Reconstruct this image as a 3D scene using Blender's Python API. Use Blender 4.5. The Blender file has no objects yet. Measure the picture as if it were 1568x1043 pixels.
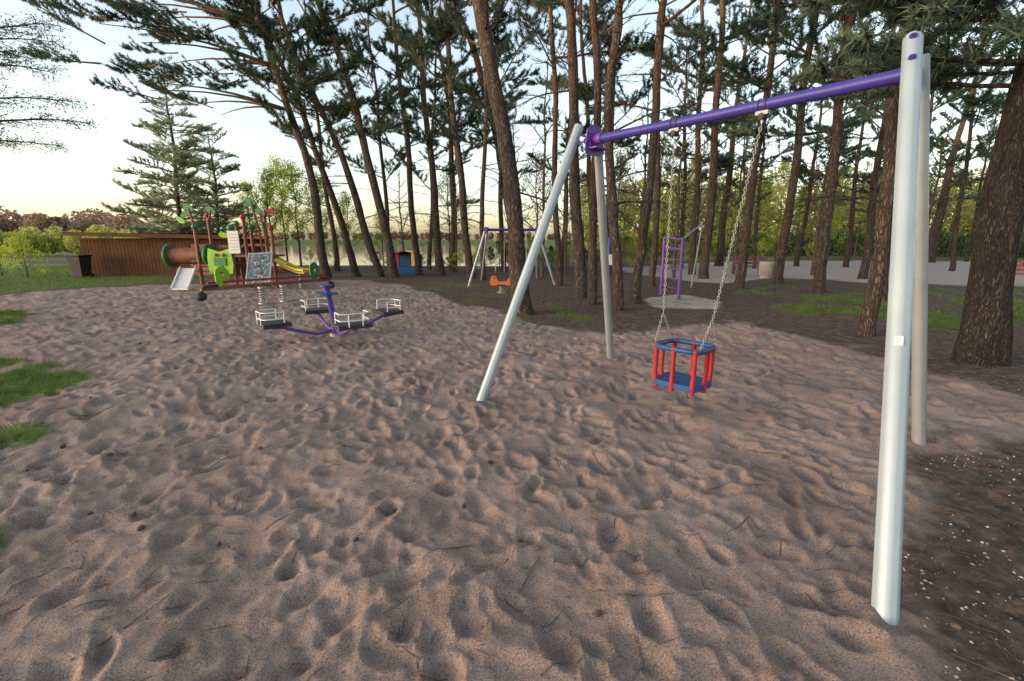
import bpy, math, random
import numpy as np
from mathutils import Vector, Matrix
random.seed(7); rng=np.random.default_rng(7)
R=random.uniform
H=1.5; TH=math.radians(12.2); FP=697.0
CT,ST=math.cos(TH),math.sin(TH)
def ray(px,py):
    u=(px-784)/FP; v=-(py-521.5)/FP
    return u, CT+v*ST, -ST+v*CT
def G(px,py,z=0.0):          # survey: point at height z
    u,f,w=ray(px,py); t=(z-H)/w
    return Vector((u*t,f*t,z))
def V(px,py,F):              # survey: point at forward distance F
    u,f,w=ray(px,py); t=F/f
    return Vector((u*t,F,H+w*t))
def sm(a,b,x):
    t=np.clip((np.asarray(x,dtype=float)-a)/(b-a),0,1); return t*t*(3-2*t)
scene=bpy.context.scene
# ------------------------------------------------------------ materials
def newmat(name):
    m=bpy.data.materials.new(name); m.use_nodes=True
    nt=m.node_tree; b=nt.nodes['Principled BSDF']; return m,nt,b
def N(nt,t,**k):
    n=nt.nodes.new(t)
    for a,b in k.items(): setattr(n,a,b)
    return n
def ramp(nt,fac,stops):
    r=N(nt,'ShaderNodeValToRGB'); e=r.color_ramp.elements
    while len(e)<len(stops): e.new(0.5)
    for i,(p,c) in enumerate(stops):
        e[i].position=p; e[i].color=(*c,1)
    nt.links.new(fac,r.inputs[0]); return r.outputs[0]
def noise(nt,vec,scale,detail=4,rough=.55):
    n=N(nt,'ShaderNodeTexNoise'); n.inputs['Scale'].default_value=scale
    n.inputs['Detail'].default_value=detail; n.inputs['Roughness'].default_value=rough
    if vec is not None: nt.links.new(vec,n.inputs['Vector'])
    return n.outputs[0]
def simple(name,c,rough=.5,metal=0.0,var=.25,scale=8,bump=.1,coat=0,spec=.5):
    m,nt,b=newmat(name)
    tc=N(nt,'ShaderNodeTexCoord').outputs['Object']
    f=noise(nt,tc,scale,5,.65)
    lo=tuple(x*(1-var) for x in c); hi=tuple(min(1,x*(1+var)) for x in c)
    nt.links.new(ramp(nt,f,[(.3,lo),(.7,hi)]),b.inputs['Base Color'])
    f2=noise(nt,tc,scale*6,3)
    rr=N(nt,'ShaderNodeMapRange'); rr.inputs[3].default_value=max(0,rough-.12); rr.inputs[4].default_value=min(1,rough+.15)
    nt.links.new(f2,rr.inputs[0]); nt.links.new(rr.outputs[0],b.inputs['Roughness'])
    b.inputs['Metallic'].default_value=metal
    b.inputs['Coat Weight'].default_value=coat
    b.inputs['Specular IOR Level'].default_value=spec
    if bump:
        bm=N(nt,'ShaderNodeBump'); bm.inputs['Strength'].default_value=bump; bm.inputs['Distance'].default_value=.01
        nt.links.new(f2,bm.inputs['Height']); nt.links.new(bm.outputs[0],b.inputs['Normal'])
    return m
def foliage(name,dark,light,trans=.35,scale=1.3):
    m,nt,b=newmat(name)
    tc=N(nt,'ShaderNodeTexCoord').outputs['Object']
    f=noise(nt,tc,scale,2)
    oi=N(nt,'ShaderNodeObjectInfo').outputs['Random']
    a=N(nt,'ShaderNodeMath',operation='MULTIPLY_ADD'); nt.links.new(oi,a.inputs[0]); a.inputs[1].default_value=.35
    s=N(nt,'ShaderNodeMath',operation='SUBTRACT'); nt.links.new(f,s.inputs[0]); s.inputs[1].default_value=.17
    nt.links.new(s.outputs[0],a.inputs[2])
    col=ramp(nt,a.outputs[0],[(.3,dark),(.72,light)])
    df=N(nt,'ShaderNodeBsdfDiffuse'); nt.links.new(col,df.inputs[0])
    tr=N(nt,'ShaderNodeBsdfTranslucent'); nt.links.new(col,tr.inputs[0])
    mx=N(nt,'ShaderNodeMixShader'); mx.inputs[0].default_value=trans
    nt.links.new(df.outputs[0],mx.inputs[1]); nt.links.new(tr.outputs[0],mx.inputs[2])
    nt.links.new(mx.outputs[0],nt.nodes['Material Output'].inputs[0])
    return m
def bark(name,low,lowd,up,upd,z0=3.0,z1=8,vs=13):
    m,nt,b=newmat(name)
    tc=N(nt,'ShaderNodeTexCoord').outputs['Object']
    mp=N(nt,'ShaderNodeMapping'); mp.inputs['Scale'].default_value=(1,1,.2)
    nt.links.new(tc,mp.inputs[0])
    wn=noise(nt,mp.outputs[0],vs*.6,5,.7)
    vo=N(nt,'ShaderNodeTexVoronoi',feature='DISTANCE_TO_EDGE'); vo.inputs['Scale'].default_value=vs*2
    ad=N(nt,'ShaderNodeVectorMath',operation='ADD'); nt.links.new(mp.outputs[0],ad.inputs[0])
    sc=N(nt,'ShaderNodeVectorMath',operation='SCALE'); nz=N(nt,'ShaderNodeTexNoise'); nz.inputs['Scale'].default_value=vs; nz.inputs['Detail'].default_value=4
    nt.links.new(mp.outputs[0],nz.inputs[0]); nt.links.new(nz.outputs[1],sc.inputs[0]); sc.inputs['Scale'].default_value=.16
    nt.links.new(sc.outputs[0],ad.inputs[1]); nt.links.new(ad.outputs[0],vo.inputs['Vector'])
    d=vo.outputs['Distance']
    c1=ramp(nt,d,[(0.0,lowd),(.28,low)]); c2=ramp(nt,d,[(0,upd),(.15,up)])
    sp=N(nt,'ShaderNodeSeparateXYZ'); nt.links.new(N(nt,'ShaderNodeNewGeometry').outputs['Position'],sp.inputs[0])
    mr=N(nt,'ShaderNodeMapRange'); mr.inputs[1].default_value=z0; mr.inputs[2].default_value=z1
    nt.links.new(sp.outputs[2],mr.inputs[0])
    mx=N(nt,'ShaderNodeMix',data_type='RGBA'); nt.links.new(mr.outputs[0],mx.inputs[0])
    nt.links.new(c1,mx.inputs[6]); nt.links.new(c2,mx.inputs[7])
    m2=N(nt,'ShaderNodeMix',data_type='RGBA',blend_type='MULTIPLY'); m2.inputs[0].default_value=.8
    nt.links.new(mx.outputs[2],m2.inputs[6]); nt.links.new(ramp(nt,wn,[(.3,(.45,.45,.45)),(.7,(1.4,1.4,1.4))]),m2.inputs[7])
    nt.links.new(m2.outputs[2],b.inputs['Base Color']); b.inputs['Roughness'].default_value=.95
    b.inputs['Specular IOR Level'].default_value=.2
    bm=N(nt,'ShaderNodeBump'); bm.inputs['Strength'].default_value=.9; bm.inputs['Distance'].default_value=.035
    mr2=N(nt,'ShaderNodeMapRange'); mr2.inputs[2].default_value=.3; nt.links.new(d,mr2.inputs[0])
    ad2=N(nt,'ShaderNodeMath',operation='ADD'); nt.links.new(mr2.outputs[0],ad2.inputs[0]); nt.links.new(wn,ad2.inputs[1])
    nt.links.new(ad2.outputs[0],bm.inputs['Height']); nt.links.new(bm.outputs[0],b.inputs['Normal'])
    return m
M_bark=bark('pine_bark',(.14,.105,.088),(.04,.032,.028),(.38,.22,.135),(.15,.085,.05),z0=4,z1=10)
M_barkb=bark('spruce_bark',(.075,.06,.052),(.022,.018,.016),(.08,.065,.055),(.03,.024,.02),vs=17)
M_barkd=bark('grey_bark',(.18,.15,.13),(.08,.065,.055),(.24,.20,.17),(.11,.09,.075),vs=14)
M_need=foliage('pine_needles',(.05,.08,.06),(.165,.22,.15),.4)
M_larch=foliage('larch_needles',(.22,.27,.16),(.46,.50,.33),.5)
M_lime=foliage('spring_leaves',(.26,.34,.04),(.64,.70,.10),.5)
M_olive=foliage('olive_leaves',(.15,.20,.045),(.46,.47,.13),.5)
M_willow=foliage('willow_leaves',(.13,.16,.11),(.26,.29,.20),.4)
M_buds=foliage('budding_leaves',(.24,.165,.12),(.48,.34,.24),.4)
M_hedge=foliage('hedge_leaves',(.05,.09,.03),(.15,.22,.075),.35)
M_grass=foliage('grass_blades',(.045,.085,.02),(.16,.22,.07),.4,3)
M_alu=simple('anodised_aluminium',(.33,.39,.43),.42,.15,.08,3,.03,0,.35)
M_alu2=simple('grey_steel_post',(.23,.25,.26),.46,.15,.12,4,.04,0,.35)
M_purp=simple('purple_paint',(.042,.034,.23),.42,0,.15,6,.03,0,.3)
M_purl=simple('violet_paint',(.13,.045,.27),.4,0,.15,6,.03,0,.4)
M_dark=simple('black_rubber',(.02,.02,.022),.7)
M_steel=simple('galvanised_steel',(.34,.34,.34),.45,.7,.2,20,.05)
M_blue=simple('blue_plastic',(.010,.065,.19),.48,0,.15,9,.04,0,.3)
M_red=simple('red_plastic',(.31,.018,.028),.48,0,.15,9,.04,0,.3)
M_wood=simple('red_brown_wood',(.17,.05,.028),.6,0,.35,5,.2)
M_brown=simple('timber_cladding',(.085,.038,.022),.85,0,.35,2,.3,0,.15)
M_roof=simple('roof_felt',(.04,.03,.03),.85,0,.3,3,.3,0,.2)
M_green=simple('green_plastic',(.02,.17,.05),.45,0,.2,6,.04)
M_limep=simple('lime_plastic',(.22,.45,.02),.45,0,.15,6,.04)
M_yel=simple('yellow_plastic',(.62,.46,.02),.4,0,.1,6,.03)
M_white=simple('white_panel',(.62,.62,.61),.5,0,.1,6,.03)
M_orange=simple('orange_plastic',(.60,.14,.02),.45,0,.1,6,.03)
M_conc=simple('concrete',(.26,.24,.22),.9,0,.25,10,.4)
M_twig=simple('dry_twig',(.10,.065,.047),.9,0,.4,10,.2)
M_litter=simple('leaf_litter',(.09,.055,.038),.9,0,.6,4,.1)
M_peb=simple('pebble_stone',(.27,.255,.24),.85,0,.7,3,.2)
def chalk():
    m,nt,b=newmat('chalk_board'); tc=N(nt,'ShaderNodeTexCoord').outputs['Object']
    f=noise(nt,tc,5.5,1,.4)
    nt.links.new(ramp(nt,f,[(.0,(.035,.07,.10)),(.48,(.045,.085,.12)),(.50,(.35,.4,.4)),(.51,(.35,.4,.4)),(.525,(.04,.08,.11))]),b.inputs['Base Color'])
    b.inputs['Roughness'].default_value=.7; return m
M_chalk=chalk()
# ------------------------------------------------------------ mesh builder
class MB:
    def __init__(s): s.v=[];s.f=[];s.m=[];s.sm=[];s.mats=[]
    def mi(s,mat):
        if mat not in s.mats: s.mats.append(mat)
        return s.mats.index(mat)
    def add(s,vs,fs,mat,smooth=False):
        o=len(s.v); s.v.extend([tuple(p) for p in vs]); k=s.mi(mat)
        for f in fs: s.f.append(tuple(i+o for i in f)); s.m.append(k); s.sm.append(smooth)
    def tube(s,pts,r,mat,n=12,cap=True,ex=1.0,xdir=None,groove=0,closed=False):
        pts=[Vector(p) for p in pts]; L=len(pts)
        if not hasattr(r,'__len__'): r=[r]*L
        vs=[];fs=[]
        t0=(pts[1]-pts[0]).normalized()
        a=Vector(xdir) if xdir is not None else (Vector((0,0,1)) if abs(t0.z)<.9 else Vector((1,0,0)))
        for i,p in enumerate(pts):
            if closed: t=(pts[(i+1)%L]-pts[i-1]).normalized()
            else: t=(pts[min(i+1,L-1)]-pts[max(i-1,0)]).normalized()
            a=(a-t*a.dot(t)).normalized(); b=t.cross(a)
            for k in range(n):
                an=2*math.pi*k/n; g=1
                if groove and k%(n//4)==(n//8): g=1-groove
                vs.append(p+a*(math.cos(an)*r[i]*ex*g)+b*(math.sin(an)*r[i]*g))
        for i in range(L if closed else L-1):
            for k in range(n):
                k2=(k+1)%n; j=(i+1)%L
                fs.append((i*n+k,i*n+k2,j*n+k2,j*n+k))
        s.add(vs,fs,mat,True)
        if cap and not closed:
            s.add(vs[:n],[tuple(range(n))[::-1]],mat); s.add(vs[-n:],[tuple(range(n))],mat)
    def box(s,c,size,mat,rot=None):
        c=Vector(c); x,y,z=[q/2 for q in size]; rot=rot or Matrix.Identity(3)
        vs=[c+rot@Vector((i*x,j*y,k*z)) for i in(-1,1) for j in(-1,1) for k in(-1,1)]
        s.add(vs,[(0,1,3,2),(4,6,7,5),(0,4,5,1),(2,3,7,6),(0,2,6,4),(1,5,7,3)],mat)
    def ell(s,c,r,mat,nu=14,nv=9,rot=None):
        c=Vector(c); r=r if hasattr(r,'__len__') else (r,r,r); rot=rot or Matrix.Identity(3)
        vs=[];fs=[]
        for j in range(nv+1):
            ph=math.pi*j/nv
            for i in range(nu):
                an=2*math.pi*i/nu
                vs.append(c+rot@Vector((r[0]*math.sin(ph)*math.cos(an),r[1]*math.sin(ph)*math.sin(an),r[2]*math.cos(ph))))
        for j in range(nv):
            for i in range(nu): fs.append((j*nu+i,(j+1)*nu+i,(j+1)*nu+(i+1)%nu,j*nu+(i+1)%nu))
        s.add(vs,fs,mat,True)
    def prism(s,poly,th,mat,c,rot=None):   # poly in local XZ, thickness in Y
        rot=rot or Matrix.Identity(3); c=Vector(c); n=len(poly)
        vs=[c+rot@Vector((x,-th/2,z)) for x,z in poly]+[c+rot@Vector((x,th/2,z)) for x,z in poly]
        fs=[tuple(range(n)),tuple(range(2*n-1,n-1,-1))]+[(i,i+n,(i+1)%n+n,(i+1)%n) for i in range(n)]
        s.add(vs,fs,mat)
    def build(s,name,origin=(0,0,0),parent=None,bevel=0):
        o=Vector(origin); me=bpy.data.meshes.new(name)
        me.from_pydata([tuple(Vector(p)-o) for p in s.v],[],s.f)
        for m in s.mats: me.materials.append(m)
        me.polygons.foreach_set('material_index',s.m); me.polygons.foreach_set('use_smooth',s.sm); me.update()
        ob=bpy.data.objects.new(name,me); scene.collection.objects.link(ob)
        if parent is not None: ob.parent=parent
        else: ob.location=o
        if bevel:
            bv=ob.modifiers.new('bevel','BEVEL'); bv.width=bevel; bv.segments=2; bv.limit_method='ANGLE'; bv.angle_limit=math.radians(50)
        return ob
def empty(name,loc):
    e=bpy.data.objects.new(name,None); e.location=loc; e.empty_display_size=.2
    scene.collection.objects.link(e); return e
def rz(a): return Matrix.Rotation(a,3,'Z')
# ------------------------------------------------------------ terrain maps
def gfield(shape,sig,seed):
    g=np.random.default_rng(seed).standard_normal(shape)
    fy=np.fft.fftfreq(shape[0])[:,None]; fx=np.fft.rfftfreq(shape[1])[None,:]
    k=np.exp(-2*(math.pi**2)*sig*sig*(fx*fx+fy*fy))
    o=np.fft.irfft2(np.fft.rfft2(g)*k,s=shape); return o/o.std()
def blur(a,sig):
    fy=np.fft.fftfreq(a.shape[0])[:,None]; fx=np.fft.rfftfreq(a.shape[1])[None,:]
    return np.fft.irfft2(np.fft.rfft2(a)*np.exp(-2*(math.pi**2)*sig*sig*(fx*fx+fy*fy)),s=a.shape)
ZX0,ZX1,ZY0,ZY1,ZR=-40,60,-2,68,.1
zx=np.arange(ZX0,ZX1,ZR); zy=np.arange(ZY0,ZY1,ZR); ZXX,ZYY=np.meshgrid(zx,zy)
def poly_mask(pts,sig=2.5,jit=.12,js=6,seed=1,inner=0):
    P=[tuple(G(*p)[:2]) for p in pts]
    ins=np.zeros(ZXX.shape,bool)
    for i in range(len(P)):
        x1,y1=P[i];x2,y2=P[i-1]
        if y1==y2: continue
        c=((y1>ZYY)!=(y2>ZYY))&(ZXX<(x2-x1)*(ZYY-y1)/(y2-y1)+x1)
        ins^=c
    b=np.clip(blur(ins.astype(float),sig),0,1)
    e=np.clip(4*b*(1-b),0,1)
    b=b+e*jit*(gfield(ZXX.shape,js,seed)+.6*gfield(ZXX.shape,1.5,seed+50))
    if inner: b=b-inner*(gfield(ZXX.shape,js,seed+9)*.5+.5*gfield(ZXX.shape,2,seed+19)+.4)*ins
    return sm(.38,.62,b)
def samp(A,x,y,x0,y0,res):
    fx=np.clip((x-x0)/res,0,A.shape[1]-1.001); fy=np.clip((y-y0)/res,0,A.shape[0]-1.001)
    ix=fx.astype(int);iy=fy.astype(int);tx=fx-ix;ty=fy-iy
    return (A[iy,ix]*(1-tx)+A[iy,ix+1]*tx)*(1-ty)+(A[iy+1,ix]*(1-tx)+A[iy+1,ix+1]*tx)*ty
sand=poly_mask([(-500,478),(-60,458),(60,446),(230,437),(400,432),(560,429),(620,438),(700,464),(800,496),(880,514),(1000,500),(1120,492),(1280,524),(1430,566),(1520,596),(1600,640),(1500,660),(1430,660),(1385,740),(1335,830),(1330,940),(1370,1060),(1400,1300),(-800,1300),(-500,700)],3.5,.2,6,1)
grA=poly_mask([(-700,535),(30,548),(130,570),(115,590),(80,600),(100,625),(50,650),(20,700),(30,730),(-40,800),(-400,900)],1.5,.3,4,2,.62)
grA2=poly_mask([(-300,830),(20,835),(40,860),(-10,920),(-300,1000)],1.0,.3,3,42,.6)
grB=poly_mask([(-400,476),(0,474),(90,480),(50,492),(-200,505)],2,.2,4,3,.5)
grC=poly_mask([(-600,468),(0,448),(100,441),(230,433),(330,430),(330,405),(-600,400)],3,.12,5,4)
grD=poly_mask([(1130,442),(1230,438),(1330,452),(1450,492),(1440,508),(1300,488),(1180,474)],4,.32,5,5,.6)*.9
grE=poly_mask([(800,395),(1140,394),(1800,397),(1800,376),(800,376)],4,.1,5,6)
grF=poly_mask([(1400,440),(1700,445),(1700,520),(1500,490)],4,.3,5,8,.8)*.7
grG=poly_mask([(640,430),(760,436),(900,500),(870,505),(760,470)],4,.34,5,12,1.0)*.5
grass=np.clip(np.maximum.reduce([grA,grA2,grB,grC,grD,grE,grF,grG]),0,1)
speck=sm(2.8,3.5,gfield(ZXX.shape,1.0,78))*sand*.5
grass=np.maximum(grass,speck)
gravel=poly_mask([(940,410),(1140,399),(1700,401),(1700,440),(1330,434),(1190,425),(1100,434),(980,420)],3,.12,5,9)*.9
pad=poly_mask([(985,460),(1040,452),(1108,464),(1098,476),(1000,474)],1.5,.1,4,10)
gravel=np.maximum(gravel,pad)
# fine relief
HX0,HX1,HY0,HY1,HR=-17,12,-1,18,.02
hs=(int((HY1-HY0)/HR),int((HX1-HX0)/HR))
hm=.009*gfield(hs,30,20)+.0085*gfield(hs,5.5,21)+.0050*gfield(hs,2.6,22)
hr=np.random.default_rng(5)
w=13; yy,xx=np.mgrid[-w:w+1,-w:w+1]*HR
for i in range(17000):
    cx=hr.integers(20,hs[1]-20); cy=hr.integers(20,hs[0]-20)
    an=hr.normal(1.9,.8); a=xx*math.cos(an)+yy*math.sin(an); b=-xx*math.sin(an)+yy*math.cos(an)
    b=b+hr.uniform(-3,3)*a*a
    la=hr.uniform(.05,.13); lb=hr.uniform(.03,.055)
    q=np.sqrt((a/la)**2+(b/lb)**2)
    d=hr.uniform(.004,.030)
    st=-d*np.exp(-(q/1.02)**2.6)*(1+.6*a/la)+d*.32*np.exp(-((q-1.5)/.36)**2)
    y0,y1,x0,x1=cy-w,cy+w+1,cx-w,cx+w+1
    if y0<0 or x0<0 or y1>hs[0] or x1>hs[1]: continue
    hm[y0:y1,x0:x1]+=st
hm-=hm.mean()
hm+=.0030*gfield(hs,1.2,25)*(1+.5*gfield(hs,12,26))
def hz(x,y):
    x=np.asarray(x,float);y=np.asarray(y,float)
    s=samp(sand,x,y,ZX0,ZY0,ZR)
    ins=((x>HX0)&(x<HX1)&(y>HY0)&(y<HY1))
    fade=sm(HX0,HX0+2,x)*(1-sm(HX1-2,HX1,x))*(1-sm(HY1-3,HY1,y))*ins
    h=samp(hm,x,y,HX0,HY0,HR)*fade*(.3+.7*s)*1.05
    r=np.hypot(x,y); u=x/np.maximum(y,1)
    lk=sm(30,36,y)*sm(-.85,-.72,u)*(1-sm(-.02,.06,u))*(1-sm(450,520,r))
    roll=.10*np.sin(x*.21+1)*np.sin(y*.17+.5)*sm(6,12,r)
    return h-5*lk+roll*0.6+4*sm(450,540,r)
# ------------------------------------------------------------ ground sheet
ang=np.radians(np.concatenate([np.linspace(-62,62,900),np.linspace(62,298,70)[1:-1]]))
rad=[.001,.2,.4,.6]
while rad[-1]<22: rad.append(rad[-1]*1.0085)
while rad[-1]<1500: rad.append(rad[-1]*1.045)
rad=np.array(rad); na,nr=len(ang),len(rad)
RR,AA=np.meshgrid(rad,ang,indexing='ij'); gx=(RR*np.sin(AA)).ravel(); gy=(RR*np.cos(AA)).ravel(); gz=hz(gx,gy)
co=np.stack([gx,gy,gz],1)
i0=(np.arange(nr-1)[:,None]*na+np.arange(na)[None,:]); i1=(np.arange(nr-1)[:,None]*na+(np.arange(na)[None,:]+1)%na)
F=np.stack([i0,i0+na,i1+na,i1],-1).reshape(-1,4)[:, ::-1]
def npmesh(name,co,F,mats,smooth=True):
    me=bpy.data.meshes.new(name); k=F.shape[1]
    me.vertices.add(len(co)); me.vertices.foreach_set('co',co.astype(np.float32).ravel())
    me.loops.add(F.size); me.loops.foreach_set('vertex_index',F.astype(np.int32).ravel())
    me.polygons.add(len(F)); me.polygons.foreach_set('loop_start',np.arange(0,F.size,k,dtype=np.int32))
    for m in mats: me.materials.append(m)
    me.update(calc_edges=True); me.validate()
    me.polygons.foreach_set('use_smooth',np.full(len(F),smooth)); me.update()
    return me
gm,nt,b=newmat('ground_soil_sand')
pos=N(nt,'ShaderNodeTexCoord').outputs['Object']
def attr(n):
    a=N(nt,'ShaderNodeAttribute'); a.attribute_name=n; return a.outputs['Fac']
def mix(f,a,bb):
    x=N(nt,'ShaderNodeMix',data_type='RGBA'); nt.links.new(f,x.inputs[0]); nt.links.new(a,x.inputs[6]); nt.links.new(bb,x.inputs[7]); return x.outputs[2]
cs=ramp(nt,noise(nt,pos,1.4,5,.65),[(.3,(.215,.155,.13)),(.5,(.30,.22,.185)),(.72,(.385,.29,.245))])
gr=ramp(nt,noise(nt,pos,150,2,.7),[(.32,(.32,.31,.30)),(.5,(1,1,1)),(.72,(1.4,1.4,1.4))])
m1=N(nt,'ShaderNodeMix',data_type='RGBA',blend_type='MULTIPLY'); m1.inputs[0].default_value=.85
nt.links.new(cs,m1.inputs[6]); nt.links.new(gr,m1.inputs[7]); csand=m1.outputs[2]
lit=ramp(nt,noise(nt,pos,20,4,.8),[(.56,(0,0,0)),(.68,(1,1,1))])
dk=N(nt,'ShaderNodeRGB'); dk.outputs[0].default_value=(.10,.068,.052,1)
lm=N(nt,'ShaderNodeMath',operation='MULTIPLY'); nt.links.new(lit,lm.inputs[0]); lm.inputs[1].default_value=.55
csand=mix(lm.outputs[0],csand,dk.outputs[0])
cdirt=ramp(nt,noise(nt,pos,9,6,.78),[(.3,(.032,.024,.02)),(.5,(.095,.068,.053)),(.68,(.20,.14,.11))])
cgra=ramp(nt,noise(nt,pos,5,4,.7),[(.3,(.06,.085,.02)),(.6,(.13,.17,.04)),(.75,(.22,.20,.09))])
cgrv=ramp(nt,noise(nt,pos,22,5,.8),[(.35,(.24,.20,.175)),(.55,(.46,.39,.34)),(.7,(.66,.58,.52))])
c=mix(attr('sand'),cdirt,csand); c=mix(attr('gravel'),c,cgrv)
c=mix(attr('grass'),c,cgra)
nt.links.new(c,b.inputs['Base Color']); b.inputs['Roughness'].default_value=.95; b.inputs['Specular IOR Level'].default_value=.12
bm=N(nt,'ShaderNodeBump'); bm.inputs['Strength'].default_value=.85; bm.inputs['Distance'].default_value=.018
nt.links.new(noise(nt,pos,32,6,.85),bm.inputs['Height']); nt.links.new(bm.outputs[0],b.inputs['Normal'])
gme=npmesh('ground',co,F,[gm])
far=(gx>ZX0+1)&(gx<ZX1-1)&(gy>ZY0+1)&(gy<ZY1-1)
for nme,A,dft in(('sand',sand,0),('grass',grass,.8),('gravel',gravel,0)):
    at=gme.attributes.new(nme,'FLOAT','POINT'); v=samp(A,gx,gy,ZX0,ZY0,ZR)
    v=np.where(far,v,dft); at.data.foreach_set('value',v.astype(np.float32))
gob=bpy.data.objects.new('ground',gme); scene.collection.objects.link(gob)
# lake
wm,nt,b=newmat('lake_water'); b.inputs['Base Color'].default_value=(.03,.05,.06,1); b.inputs['Roughness'].default_value=.06
tc=N(nt,'ShaderNodeTexCoord').outputs['Object']; bm=N(nt,'ShaderNodeBump'); bm.inputs['Strength'].default_value=.10; bm.inputs['Distance'].default_value=.04
nt.links.new(noise(nt,tc,1.2,3),bm.inputs['Height']); nt.links.new(bm.outputs[0],b.inputs['Normal'])
mb=MB(); mb.add([(-560,24,-.9),(300,24,-.9),(300,620,-.9),(-560,620,-.9)],[(0,1,2,3)],wm); mb.build('lake_water')
# ------------------------------------------------------------ leaf helpers
def nrm(a): return a/np.maximum(np.linalg.norm(a,axis=1,keepdims=True),1e-6)
def leafquads(P,size,rg,asp=.6):
    n=len(P); a=nrm(rg.standard_normal((n,3))); bb=nrm(np.cross(a,rg.standard_normal((n,3))))
    s=(size*rg.uniform(.6,1.3,(n,1)))
    a=a*s*.5; bb=bb*s*.5*asp
    v=np.stack([P-a,P+bb,P+a,P-bb],1).reshape(-1,3); return v,np.arange(4*n).reshape(-1,4)
def needles(C,D,per,ln,wd,rg,spread=.75):
    C=np.repeat(C,per,0); D=np.repeat(D,per,0); n=len(C)
    d=nrm(D*.75+spread*rg.standard_normal((n,3))); base=C-D*rg.uniform(0,.12,(n,1))
    l=ln*rg.uniform(.7,1.25,(n,1)); s=nrm(np.cross(d,rg.standard_normal((n,3))))*wd
    v=np.stack([base-s,base+s,base+d*l],1).reshape(-1,3); return v,np.arange(3*n).reshape(-1,3)
def branch_mesh(name,seed,L,needmat,per=20,ln=.13,wd=.011,ntw=16,droop=0,bare=False,leaf=None):
    rd=random.Random(seed); rg=np.random.default_rng(seed); mb=MB()
    pts=[Vector((0,0,0))]; n=9; d=Vector((1,0,rd.uniform(-.05,.2)))
    for i in range(n):
        d=(d+Vector((0,rd.uniform(-.16,.16),rd.uniform(-.06,.12)-droop))).normalized(); pts.append(pts[-1]+d*L/n)
    mb.tube(pts,[.032*L/2.6*(1-i/(n+.6))+.004 for i in range(n+1)],M_bark,5,False)
    C=[];D=[]
    def at(t):
        f=t*n; i=min(int(f),n-1); return pts[i].lerp(pts[i+1],f-i),(pts[i+1]-pts[i]).normalized()
    for k in range(ntw):
        t=.22+.78*(k+rd.random())/ntw; t=min(t,.99)
        p,dd=at(t); side=1 if k%2 else -1
        tl=L*rd.uniform(.2,.38)*(1.25-t)
        d2=(dd*rd.uniform(.4,.9)+Vector((0,side*1.0,rd.uniform(-.15,.5)-droop*2))).normalized()
        q=[p]; 
        for j in range(4):
            d2=(d2+Vector((rd.uniform(-.1,.2),rd.uniform(-.15,.15),rd.uniform(-.05,.18)-droop))).normalized(); q.append(q[-1]+d2*tl/4)
        mb.tube(q,[.009,.007,.006,.004,.003],M_bark,3,False)
        for j in range(1,5):
            C.append(q[j]);D.append((q[j]-q[j-1]).normalized())
            for s2 in(-1,1):
                if rd.random()<.75:
                    d3=((q[j]-q[j-1]).normalized()+Vector((rd.uniform(-.5,.5),rd.uniform(-.8,.8),rd.uniform(-.2,.6)-droop))).normalized()
                    e=q[j]+d3*rd.uniform(.1,.24)*(L/2.6)
                    mb.tube([q[j],e],[.004,.002],M_bark,3,False); C.append(e);D.append(d3)
                    if rd.random()<.6: C.append(q[j].lerp(e,.5)); D.append(d3)
    C.append(pts[-1]);D.append(d)
    if not bare:
        C=np.array([tuple(c) for c in C]);D=np.array([tuple(c) for c in D])
        if leaf:
            P=np.repeat(C,per,0)+rg.normal(0,.06,(len(C)*per,3)); v,f=leafquads(P,leaf,rg,.4)
        else: v,f=needles(C,D,per,ln,wd,rg)
        mb.add(v.tolist(),f.tolist(),needmat,False)
    me=bpy.data.meshes.new(name); me.from_pydata(mb.v,[],mb.f)
    for m in mb.mats: me.materials.append(m)
    me.polygons.foreach_set('material_index',mb.m); me.polygons.foreach_set('use_smooth',mb.sm); me.update(); return me
PB=[branch_mesh('pine_branch',100+i,2.6,M_need,15,.13,.011,15) for i in range(5)]
LB=[branch_mesh('larch_branch',200+i,2.2,M_larch,10,.10,.013,15,.02) for i in range(3)]
BB=[branch_mesh('dead_branch',300+i,1.6,None,ntw=9,droop=.07,bare=True) for i in range(3)]
WB=[branch_mesh('willow_branch',400+i,2.8,M_willow,3,leaf=.05,ntw=20,droop=.12) for i in range(3)]
def put_branch(parent,me,loc,az,el,sc,roll=0):
    ob=bpy.data.objects.new('branch',me); scene.collection.objects.link(ob); ob.parent=parent
    m=Matrix.Translation(loc)@Matrix.Rotation(az,4,'Z')@Matrix.Rotation(-el,4,'Y')@Matrix.Rotation(roll,4,'X')@Matrix.Scale(sc,4)
    ob.matrix_local=m; return ob
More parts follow.
